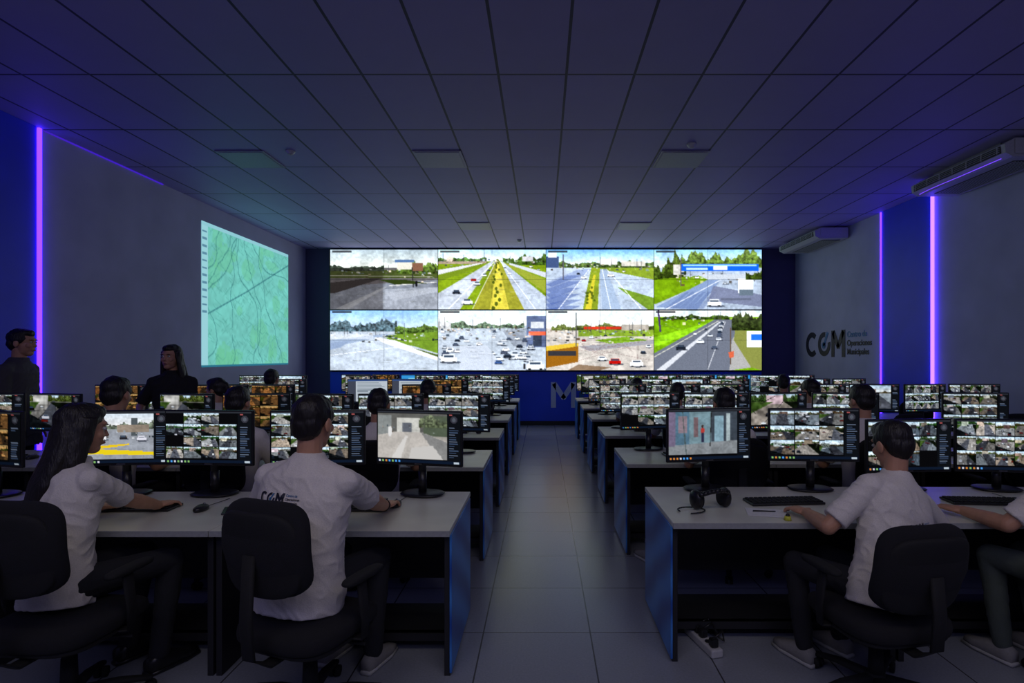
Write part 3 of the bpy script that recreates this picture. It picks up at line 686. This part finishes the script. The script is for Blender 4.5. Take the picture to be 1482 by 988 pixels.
def person(name, x, y, yaw=0, sz=.47, s=1.0, lean=8, roll=0, hy=0, hp=8, hroll=0, hair='short', shirt=None, pants=None,
           hands=(None, None), hero=False, female=False, standing=False, longs=False, logo=None, suit=False, elbow_out=.5, wide=1.0):
    shirt = shirt or M_shirt; pants = pants or M_navy
    MT = [M_skin, shirt, pants, M_hair, M_eye, M_iris, M_lip, M_shoe, M_sole, M_ink, M_inkb, M_black]
    T = Matrix.Translation((x, y, 0)) @ Matrix.Rotation(math.radians(yaw), 4, 'Z'); Ti = T.inverted()
    vx = .006 if hero else .011
    out = MB()
    R = Matrix.Rotation(math.radians(roll), 3, 'Y') @ Matrix.Rotation(math.radians(-lean), 3, 'X')
    r_, f_, u_ = R @ V((1, 0, 0)), R @ V((0, 1, 0)), R @ V((0, 0, 1))
    H = V((0, 0, .90 * s)) if standing else V((0, 0, sz + .09 * s))
    g = .92 if female else 1.0
    at = lambda a, b_, c_: H + (r_ * a + f_ * b_ + u_ * c_) * s
    shw = .172 * g * wide; L1 = .285 * s; L2 = .255 * s
    sb = MB(); lo = .012
    hem = [(-.10, .176, .135), (-.03, .178, .135)] if not suit else [(-.22, .195, .14), (-.08, .19, .14)]
    if standing and female: hem = [(-.06, .165, .12), (-.0, .165, .12)]
    prof = hem + [(.06, .168, .125), (.16, .158 + lo, .118), (.27, .168 + lo, .122), (.37, .180 + lo, .122), (.43, .180 + lo, .112), (.47, .165, .098), (.505, .120, .082), (.53, .085, .070), (.555, .062, .060)]
    rings = []
    for h, a, b_ in prof:
        bow = -.02 * math.sin(max(0, min(1, h / .5)) * math.pi)
        ww = wide if h < .48 else 1
        rings.append((at(0, bow - (.012 if h > .45 else 0), h), r_ * a * g * s * ww, f_ * b_ * g * s))
    sb.loft(rings, 0, 32, power=.86)
    neckb = at(0, -.005, .53)
    SH = [at(-shw, -.01, .445), at(shw, -.01, .445)]
    kb = MB()
    EL = []; WR = []
    for k in (0, 1):
        sg = -1 if k == 0 else 1
        if hands[k] is not None: tgt = (Ti @ V(hands[k][:3]))
        elif standing: tgt = V((sg * .24, .03, .80 * s))
        else: tgt = V((sg * .14, .46, .79))
        pole = V((sg * elbow_out, -.35, -1)) if not standing else V((sg * .5, -1, -.1))
        e, w = ik(SH[k], tgt, pole, L1, L2); EL.append(e); WR.append(w)
        sb.cap(at(sg * .05, -.012, .495), SH[k] + u_ * .004, .050 * s * g, .056 * s * g)
        sb.ball(SH[k], .062 * s * g, 0); frac = 1.0 if longs else .84
        cuff = SH[k].lerp(e, frac); sb.cyl(SH[k], cuff, .060 * s * g, .063 * s * g, 0, 18)
        if longs: sb.ball(e, .052 * s); sb.cyl(e, e.lerp(w, .95), .05 * s * g, .034 * s * g, 0, 16)
        kb.cap(SH[k].lerp(e, .4), e, .044 * s * g, .040 * s * g); m1 = e.lerp(w, .3); kb.cap(e, m1, .040 * s * g, .041 * s * g); kb.cap(m1, w, .041 * s * g, .026 * s * g)
        d = (w - e).normalized()
        if hands[k] is not None and len(hands[k]) > 3: d = (Ti.to_3x3() @ V(hands[k][3:6])).normalized()
        elif not standing: d = V((d.x, d.y, d.z * .2)).normalized()
        n = V((0, 0, -1)) if not standing else V((-sg, 0, 0)); t = V((-sg, 0, 0)) if not standing else V((0, 1, 0))
        hand(kb, w, d, n, t, 16 if not standing else 22, s * g)
    sb.loft([(neckb + u_ * .0, r_ * .068 * s, f_ * .070 * s), (neckb + u_ * .035, r_ * .063 * s, f_ * .065 * s)], 0, 20)
    vs, fs = remesh(sb, vx, 14 if hero else 5)
    if hero: vs = wrinkle(vs, .0095, (7, 7, 9), x * 3)
    svs, sfs = vs, fs
    out.add(vs, fs, 1)
    Rh = Matrix.Rotation(math.radians(hy), 3, 'Z') @ Matrix.Rotation(math.radians(hroll), 3, 'Y') @ Matrix.Rotation(math.radians(-hp), 3, 'X')
    hc = neckb + u_ * .050 * s + V((0, .025, .11)) * s
    P = lambda a, b_, c_: hc + Rh @ V((a, b_, c_)) * s
    kb.cap(neckb - u_ * .03, P(0, -.02, -.05), .054 * s * g, .052 * s * g)
    B = lambda bb, c_, r, e=1, m=0: bb.ball(P(*c_), tuple(q * s for q in r), m, e, 20, 14, R=Rh)
    B(kb, (0, -.012, .032), (.074, .094, .086)); B(kb, (0, .022, -.028), (.060, .068, .085)); B(kb, (0, .050, -.088), (.034, .034, .028)); B(kb, (0, .02, -.07), (.052, .055, .04))
    B(kb, (0, .074, .034), (.046, .018, .014)); B(kb, (-.034, .062, -.022), (.024, .022, .022)); B(kb, (.034, .062, -.022), (.024, .022, .022))
    kb.loft([(P(0, .082, .020), Rh @ V((.008, 0, 0)), Rh @ V((0, .008, 0))), (P(0, .096, -.015), Rh @ V((.011, 0, 0)), Rh @ V((0, .009, 0))), (P(0, .094, -.030), Rh @ V((.015, 0, 0)), Rh @ V((0, .010, 0)))], 0, 12)
    B(kb, (0, .100, -.023), (.010, .010, .009)); B(kb, (0, .082, -.060), (.022, .012, .012))
    for sg in (-1, 1): B(kb, (sg * .077, -.008, -.008), (.010, .021, .032))
    vs, fs = remesh(kb, .0042 if hero else .009, 2 if hero else 2)
    out.add(vs, fs, 0)
    for sg in (-1, 1):
        B(out, (sg * .029, .078, .010), (.0125, .010, .009), 1, 4); B(out, (sg * .029, .085, .010), (.006, .005, .006), 1, 5)
        B(out, (sg * .030, .087, .030), (.018, .005, .004), 1, 3)
    B(out, (0, .0925, -.060), (.020, .006, .007), 1, 6)
    hb = MB()
    B(hb, (0, -.022, .044), (.081, .096, .085)); B(hb, (0, -.055, -.005), (.072, .056, .074)); B(hb, (0, .02, .083), (.060, .063, .043))
    for sg in (-1, 1): B(hb, (sg * .068, -.005, .03), (.014, .045, .04))
    if hair == 'long':
        def strand(pts):
            hb.loft([(p, V(a), V(b_)) for p, a, b_ in pts], 0, 16)
        rx = Rh @ V((1, 0, 0)); fy = Rh @ V((0, 1, 0))
        strand([(P(0, -.03, .06), rx * .08, fy * .08), (P(0, -.06, -.05), rx * .094, fy * .058), (P(0, -.08, -.14), rx * .105, fy * .052), (P(0, -.11, -.25), rx * .11, fy * .048), (P(0, -.125, -.36), rx * .09, fy * .04), (P(0, -.13, -.43), rx * .04, fy * .02)])
        for sg in (-1, 1): strand([(P(sg * .06, .0, .06), rx * .03, fy * .045), (P(sg * .080, -.015, -.04), rx * .02, fy * .045), (P(sg * .088, -.03, -.16), rx * .03, fy * .042), (P(sg * .095, -.03, -.27), rx * .025, fy * .03)])
    if hair == 'pony':
        for q in range(5): B(hb, (0, -.115 - .012 * q, .03 - .045 * q), (.028 - .002 * q, .026, .04))
    vs, fs = remesh(hb, .006 if hero else .010, 2)
    hv = []
    for v in vs:
        q = V((v.x * 55, v.y * 55, v.z * (10 if hair != 'short' else 25))); n = (v - hc).normalized()
        hv.append(v + n * (noise.noise(q) * .004 + noise.noise(v * 18) * .006))
    out.add(hv, fs, 3)
    pb = MB()
    if standing:
        pb.ball(H + V((0, 0, -.03)), (.155 * s * g, .115 * s, .12 * s))
        for sg in (-1, 1):
            hj = H + V((sg * .085, 0, -.03)); kn = V((sg * .095, .01, .48 * s)); an = V((sg * .10, -.02, .09))
            pb.cap(hj, kn, .082 * s, .058 * s); pb.cap(kn, an, .058 * s, .048 * s)
    else:
        pb.ball(H + V((0, .0, -.01)), (.17 * s * g, .13 * s, .10 * s))
        for sg in (-1, 1):
            hj = H + V((sg * .085, .02, -.01)); kn = V((sg * .12, .43 * s, sz + .075)); an = V((sg * .13, .36 * s, .10))
            pb.cap(hj, kn, .083 * s, .062 * s); pb.cap(kn, an, .060 * s, .046 * s)
    vs, fs = remesh(pb, .008 if hero else .014, 3)
    if hero: vs = wrinkle(vs, .006, (9, 9, 9), 3)
    out.add(vs, fs, 2)
    for sg in (-1, 1):
        ax, ay = (sg * .13, .36 * s) if not standing else (sg * .10, -.02)
        X = V((1, 0, 0)); Z = V((0, 0, 1))
        out.loft([((ax, ay - .06, .05), X * .03, Z * .035), ((ax, ay - .02, .055), X * .038, Z * .05), ((ax, ay + .05, .05), X * .042, Z * .045), ((ax, ay + .13, .036), X * .045, Z * .028), ((ax, ay + .19, .03), X * .03, Z * .02)], 7 if not female else 11, 16, power=.8)
        out.loft([((ax, ay - .065, .012), X * .03, Z * .012), ((ax, ay + .0, .012), X * .038, Z * .012), ((ax, ay + .12, .012), X * .047, Z * .012), ((ax, ay + .2, .012), X * .032, Z * .012)], 8 if not female else 11, 14, power=.6)
    if logo:
        bv = BVHTree.FromPolygons([tuple(v) for v in svs], sfs)
        lb = com_logo(); lx, lz, ls = logo
        bm = bmesh.new(); bvs = [bm.verts.new(v) for v in lb.v]
        for f, mm in zip(lb.f, lb.m):
            try: ff = bm.faces.new([bvs[i] for i in f]); ff.material_index = mm
            except Exception: pass
        for v in bm.verts:
            px = lx + v.co.x * ls; pz = lz + v.co.y * ls
            hit = bv.ray_cast(V((px, -1, pz)), V((0, 1, 0)))
            v.co = V((px, (hit[0].y if hit[0] is not None else -.1) - .004, pz))
        bm.verts.index_update()
        for mm in (0, 1):
            fs = [[v.index for v in f.verts] for f in bm.faces if f.material_index == mm]
            out.add([v.co.copy() for v in bm.verts], fs, 9 + mm, False)
        bm.free()
    if hero == 2:
        w, e = WR[1], EL[1]; d = (w - e).normalized(); a = d.orthogonal().normalized(); c_ = d.cross(a); q = w - d * .02
        out.loft([(q - d * .009, a * .034, c_ * .034), (q + d * .009, a * .033, c_ * .033)], 11, 20); out.box(q + V((0, 0, .034)), (.03, .03, .01), 11, .003)
    me = out.mesh(name, MT); o = put(name, me, (x, y, 0), math.radians(yaw)); return o

# ------------------------------------------------------------------ layout
LYS = [2.75 + 1.57 * k for k in range(6)]; RYS = [2.88 + 1.57 * k for k in range(6)]
LX = [-1.06 - 1.2 * i for i in range(4)]; RX = [1.28 + 1.2 * i for i in range(4)]
far = [scr('mosaic', 60 + i) for i in range(9)] + [scr('mosaic', 75, tint=(1.0, .72, .42), gain=.7), scr('single', 80), scr('single', 81), scr('single', 82), scr('mosaic', 91), scr('mosaic', 92), scr('mosaic', 93), scr('single', 84)]
doc = scr('doc', 5); cyan = scr('cyan', 3)
N_ = lambda k, sd, **q: scr(k, sd, True, **q)
near = {('L', 0): (N_('mosaic', 201), N_('yard', 1)), ('L', 1): (N_('street', 2), N_('mosaic', 203)),
        ('R', 0): (N_('red', 3), N_('mosaic', 205)), ('R', 1): (N_('mosaic', 207), N_('mosaic', 209))}
mx = {('L', 0): (-1.386, -.765), ('L', 1): (-2.60, -2.06), ('R', 0): (1.07, 1.74), ('R', 1): (2.35, 2.95)}
R = random.Random(11)
for side, XS, YS in (('L', LX, LYS), ('R', RX, RYS)):
    for k, y0 in enumerate(YS):
        for i, x in enumerate(XS):
            put('office_desk', D[(1 if side == 'L' else -1) if i == 0 else 0], (x, y0, 0))
            if k == 0 and i < 2:
                a, b_ = near[(side, i)]; xa, xb = mx[(side, i)]; ym = y0 + .66; zz = 1.045 if (side, i) == ('R', 1) else 1.115
                angs = {('L', 0): (5, -13), ('L', 1): (6, -4), ('R', 0): (9, -3), ('R', 1): (4, -6)}[(side, i)]
                monitor(xa, ym, math.radians(angs[0]), a, zz); monitor(xb, ym, math.radians(angs[1]), b_, zz)
            else:
                if k == 5:
                    if i == 3: continue
                    for q in (-.3, .3):
                        monitor(x + q, y0 + .55, math.radians(-q * 20), cyan if (side, i) in (('L', 1), ('R', 2)) else R.choice(far), 1.08)
                else:
                    for q in (-.3, .3):
                        if R.random() < .12: continue
                        sm = R.choice(far)
                        if side == 'L' and k == 0: sm = far[9]
                        if side == 'L' and k == 2 and i == 2: sm = far[9]
                        if side == 'L' and k == 3 and i == 1: sm = doc
                        dx = -.26 if (side == 'L' and k == 0 and i == 2) else 0
                        monitor(x + q + dx + R.uniform(-.02, .02), y0 + .62 + R.uniform(-.03, .03), math.radians(-q * 30 + R.uniform(-4, 4)), sm, 1.115)
            if k < 3:
                put('computer_keyboard', KB, (x + (0 if k else (-.05 if side == 'L' else .15)), y0 + .40, .751), math.radians(R.uniform(-5, 5)))
                if k or i: put('computer_mouse', MS, (x + .34, y0 + .36, .751))
def chair(x, y, yaw, m=None): put('office_chair', m or CH, (x, y, 0), math.radians(yaw))
# near figures ------------------------------------------------------
person('seated_man', -1.11, 2.53, -16, sz=.48, s=1.06, lean=7, hy=4, hp=6, hero=2, wide=1.12,
             hands=((-1.30, 3.03, .79, .2, 1, 0), (-.86, 3.06, .785, .05, 1, -.05)), logo=(-.145, .965, .048), elbow_out=1.1)
chair(-1.05, 2.50, -20)
put('computer_mouse', MS, (-.85, 3.20, .751), 0)
person('seated_woman', -2.24, 2.56, -24, sz=.48, s=1.02, lean=11, roll=-8, hy=-14, hp=8, hair='long', female=True, hero=1,
             hands=((-2.45, 3.02, .79), (-2.14, 3.09, .785, .15, 1, -.05)), elbow_out=.6)
chair(-2.14, 2.50, -4)
person('seated_man', 1.64, 2.64, 22, sz=.43, s=.99, lean=8, roll=18, hy=-10, hp=16, hero=1, wide=1.08,
              hands=((1.40, 2.93, .79, -.25, 1, 0), (1.92, 3.08, .785, -.1, 1, 0)), elbow_out=1.3, logo=(.02, .80, .036))
chair(1.58, 2.62, 10, CH2)
person('seated_man', 2.66, 2.62, 14, sz=.46, s=1.0, lean=10, hp=8, hero=1, pants=M_olive,
       hands=((2.26, 2.97, .79, -.5, 1, 0), (2.9, 3.05, .79)), elbow_out=1.0)
chair(2.66, 2.60, 6, CH2)
# background seated -------------------------------------------------
bg = [(-3.23, 4.10, -8, 1.10, 'short', 12), (-2.31, 4.12, 0, 1.02, 'short', 0), (-1.24, 4.12, 5, 1.0, 'short', 0),
      (-3.38, 5.70, 55, 1.02, 'pony', 30), (-3.60, 7.27, 0, 1.08, 'short', 0), (-1.19, 5.70, 5, 1.0, 'short', -10),
      (1.41, 4.22, 0, 1.0, 'short', 0), (2.48, 4.22, 0, 1.03, 'short', 8), (1.43, 5.80, 0, .96, 'short', 0),
      (1.27, 7.37, 0, .95, 'short', 0), (3.25, 7.37, 0, 1.0, 'short', -20), (2.85, 5.80, 0, 1.0, 'short', 15)]
for j, (x, y, yw, s_, hr, hy) in enumerate(bg):
    person('seated_woman' if hr != 'short' else 'seated_man', x, y, yw * .4, s=s_, hair=hr, hy=yw * .6 + hy, female=hr != 'short', lean=6, hands=((x - .18, y + .42, .79), (x + .2, y + .42, .79)))
    chair(x, y, yw * .4, CH)
for side, XS, YS in (('L', LX, LYS), ('R', RX, RYS)):
    for k in range(1, 5):
        for x in XS:
            yy = YS[k] - .12
            if any(abs(x - q[0]) < .62 and abs(yy - q[1]) < .5 for q in bg): continue
            if side == 'L' and k in (2, ) and x < -3.2: continue
            chair(x, yy, R.uniform(-30, 30))
person('standing_woman', -3.70, 5.52, -165, s=1.01, lean=0, hy=-15, hp=0, hair='long', female=True, standing=True, shirt=M_dark_shirt,
       hands=((-3.58, 5.33, 1.05, -1, -.2, 0), (-3.86, 5.31, 1.08, 1, -.2, 0)), hero=1)
person('man_in_suit', -5.15, 5.42, -75, s=1.10, lean=2, hy=0, hp=3, standing=True, shirt=M_suit, longs=True, suit=True, hero=1)

# ------------------------------------------------------------------ small things on desks
b = MB()
for sg in (-1, 1):
    b.ball((sg * .075, 0, .045), (.022, .042, .044), 0, .9); b.ball((sg * .058, 0, .045), (.014, .036, .038), 1, .9)
for i in range(14):
    a0 = math.pi * i / 14; a1 = math.pi * (i + 1) / 14
    b.cap((.082 * math.cos(a0), -.0 - .07 * math.sin(a0), .05 + .045 * math.sin(a0)), (.082 * math.cos(a1), -.07 * math.sin(a1), .05 + .045 * math.sin(a1)), .010, .010)
for i in range(8): b.cap((-.08 + .01 * i, .04 + .008 * i, .03 - .002 * i), (-.07 + .01 * i, .048 + .008 * i, .028 - .002 * i), .004, .004)
for i in range(20):
    a0 = i / 20 * 5; a1 = (i + 1) / 20 * 5
    b.cap((-.12 - .05 * math.cos(a0) * (1 + i * .03), -.02 + .05 * math.sin(a0), .006), (-.12 - .05 * math.cos(a1) * (1 + i * .03), -.02 + .05 * math.sin(a1), .006), .003, .003)
o = b.obj('headset', [M_black, M_fabric], (.96, 3.16, .751), .3); o.scale = (1.25, 1.25, 1.25)
b = MB(); b.box((0, 0, .002), (.21, .15, .003), 0); b.cyl((-.07, .0, .008), (.05, .02, .008), .004, .003, 1); b.obj('notepad_with_pen', [M_paper, M_black], (1.24, 3.06, .751), -.25)
b = MB(); b.cyl((0, 0, 0), (0, 0, .022), .02, .015, 0, 18); b.ball((0, 0, .024), .011, 1); b.obj('small_yellow_cup', [M_yel, M_black], (1.30, 2.93, .751))
b = MB(); b.box((0, 0, .005), (.075, .15, .008), 0, .003); b.obj('mobile_phone', [M_black], (-1.75, 3.1, .751), .4)
def strip(x, y, rz):
    b = MB(); b.box((0, 0, .025), (.07, .30, .045), 0, .008)
    for k in range(5): b.cyl((0, -.11 + k * .055, .046), (0, -.11 + k * .055, .05), .019, .019, 1, 16)
    for k in (0, 2, 3):
        b.box((0, -.11 + k * .055, .07), (.04, .04, .045), 1, .006)
        b.cap((0, -.11 + k * .055, .09), (.06, -.10 + k * .05, .12), .005, .005, 1); b.cap((.06, -.10 + k * .05, .12), (.12, -.02 + k * .03, .02), .005, .005, 1); b.cap((.12, -.02 + k * .03, .02), (.10, .18, .01), .005, .005, 1)
    b.obj('power_strip', [M_white, M_black], (x, y, 0), rz)
strip(.90, 3.10, .25); strip(.92, 4.80, .2); strip(-.85, 4.7, -.2)
def sneaker_pair(x, y, rz):
    b = MB(); X = V((1, 0, 0)); Z = V((0, 0, 1))
    for ax in (-.06, .06):
        b.loft([((ax, -.12, .05), X * .03, Z * .035), ((ax, -.08, .06), X * .036, Z * .045), ((ax, 0, .05), X * .04, Z * .036), ((ax, .09, .036), X * .043, Z * .026), ((ax, .14, .03), X * .03, Z * .018)], 0, 16, power=.8)
        b.loft([((ax, -.13, .012), X * .03, Z * .012), ((ax, 0, .012), X * .038, Z * .012), ((ax, .09, .012), X * .046, Z * .012), ((ax, .15, .012), X * .03, Z * .012)], 1, 14, power=.6)
    b.obj('pair_of_sneakers', [M_shoe, M_sole], (x, y, 0), rz)
sneaker_pair(.88, 4.40, .4)
b = MB(); b.box((0, 0, .62), (.26, .26, .4), 0, .015); b.cyl((0, -.13, .70), (0, -.14, .70), .08, .075, 1, 24); b.cyl((0, -.13, .54), (0, -.14, .54), .05, .045, 1, 20); b.cyl((0, 0, 0), (0, 0, .43), .02, .02, 0); b.cyl((0, 0, 0), (0, 0, .02), .18, .18, 0, 24)
b.obj('loudspeaker', [M_blackm, M_black], (5.3, 12.4, 0))

# ------------------------------------------------------------------ lights
def area(name, loc, rot, sx, sy, power, col):
    l = bpy.data.lights.new(name, 'AREA'); l.shape = 'RECTANGLE'; l.size = sx; l.size_y = sy; l.energy = power; l.color = col
    o = bpy.data.objects.new(name, l); sc.collection.objects.link(o); o.location = loc; o.rotation_euler = [math.radians(a) for a in rot]; return o
area('ceiling_lamp', (.2, .2, CEIL - .03), (18, 0, 0), 5, 1.2, 50, (1, .90, .78))
area('rear_blue_fill', (0, -1.8, CEIL - .1), (78, 0, 0), 8, 1, 62, (.50, .50, 1))  # added bluish fill aimed forward from behind the camera, tints the dim room

w = bpy.data.worlds.new('World'); sc.world = w; w.use_nodes = True
w.node_tree.nodes['Background'].inputs[0].default_value = (.01, .01, .02, 1)

# ------------------------------------------------------------------ camera
cd = bpy.data.cameras.new('camera'); cam = bpy.data.objects.new('camera', cd); sc.collection.objects.link(cam)
cam.location = (0, 0, CAMH); cam.rotation_euler = (math.radians(90), 0, 0)
cd.sensor_width = 36; cd.clip_start = .05
cd.lens = 800 / 1482 * 36; cd.shift_x = -44 / 1482; cd.shift_y = 21 / 1482
sc.camera = cam
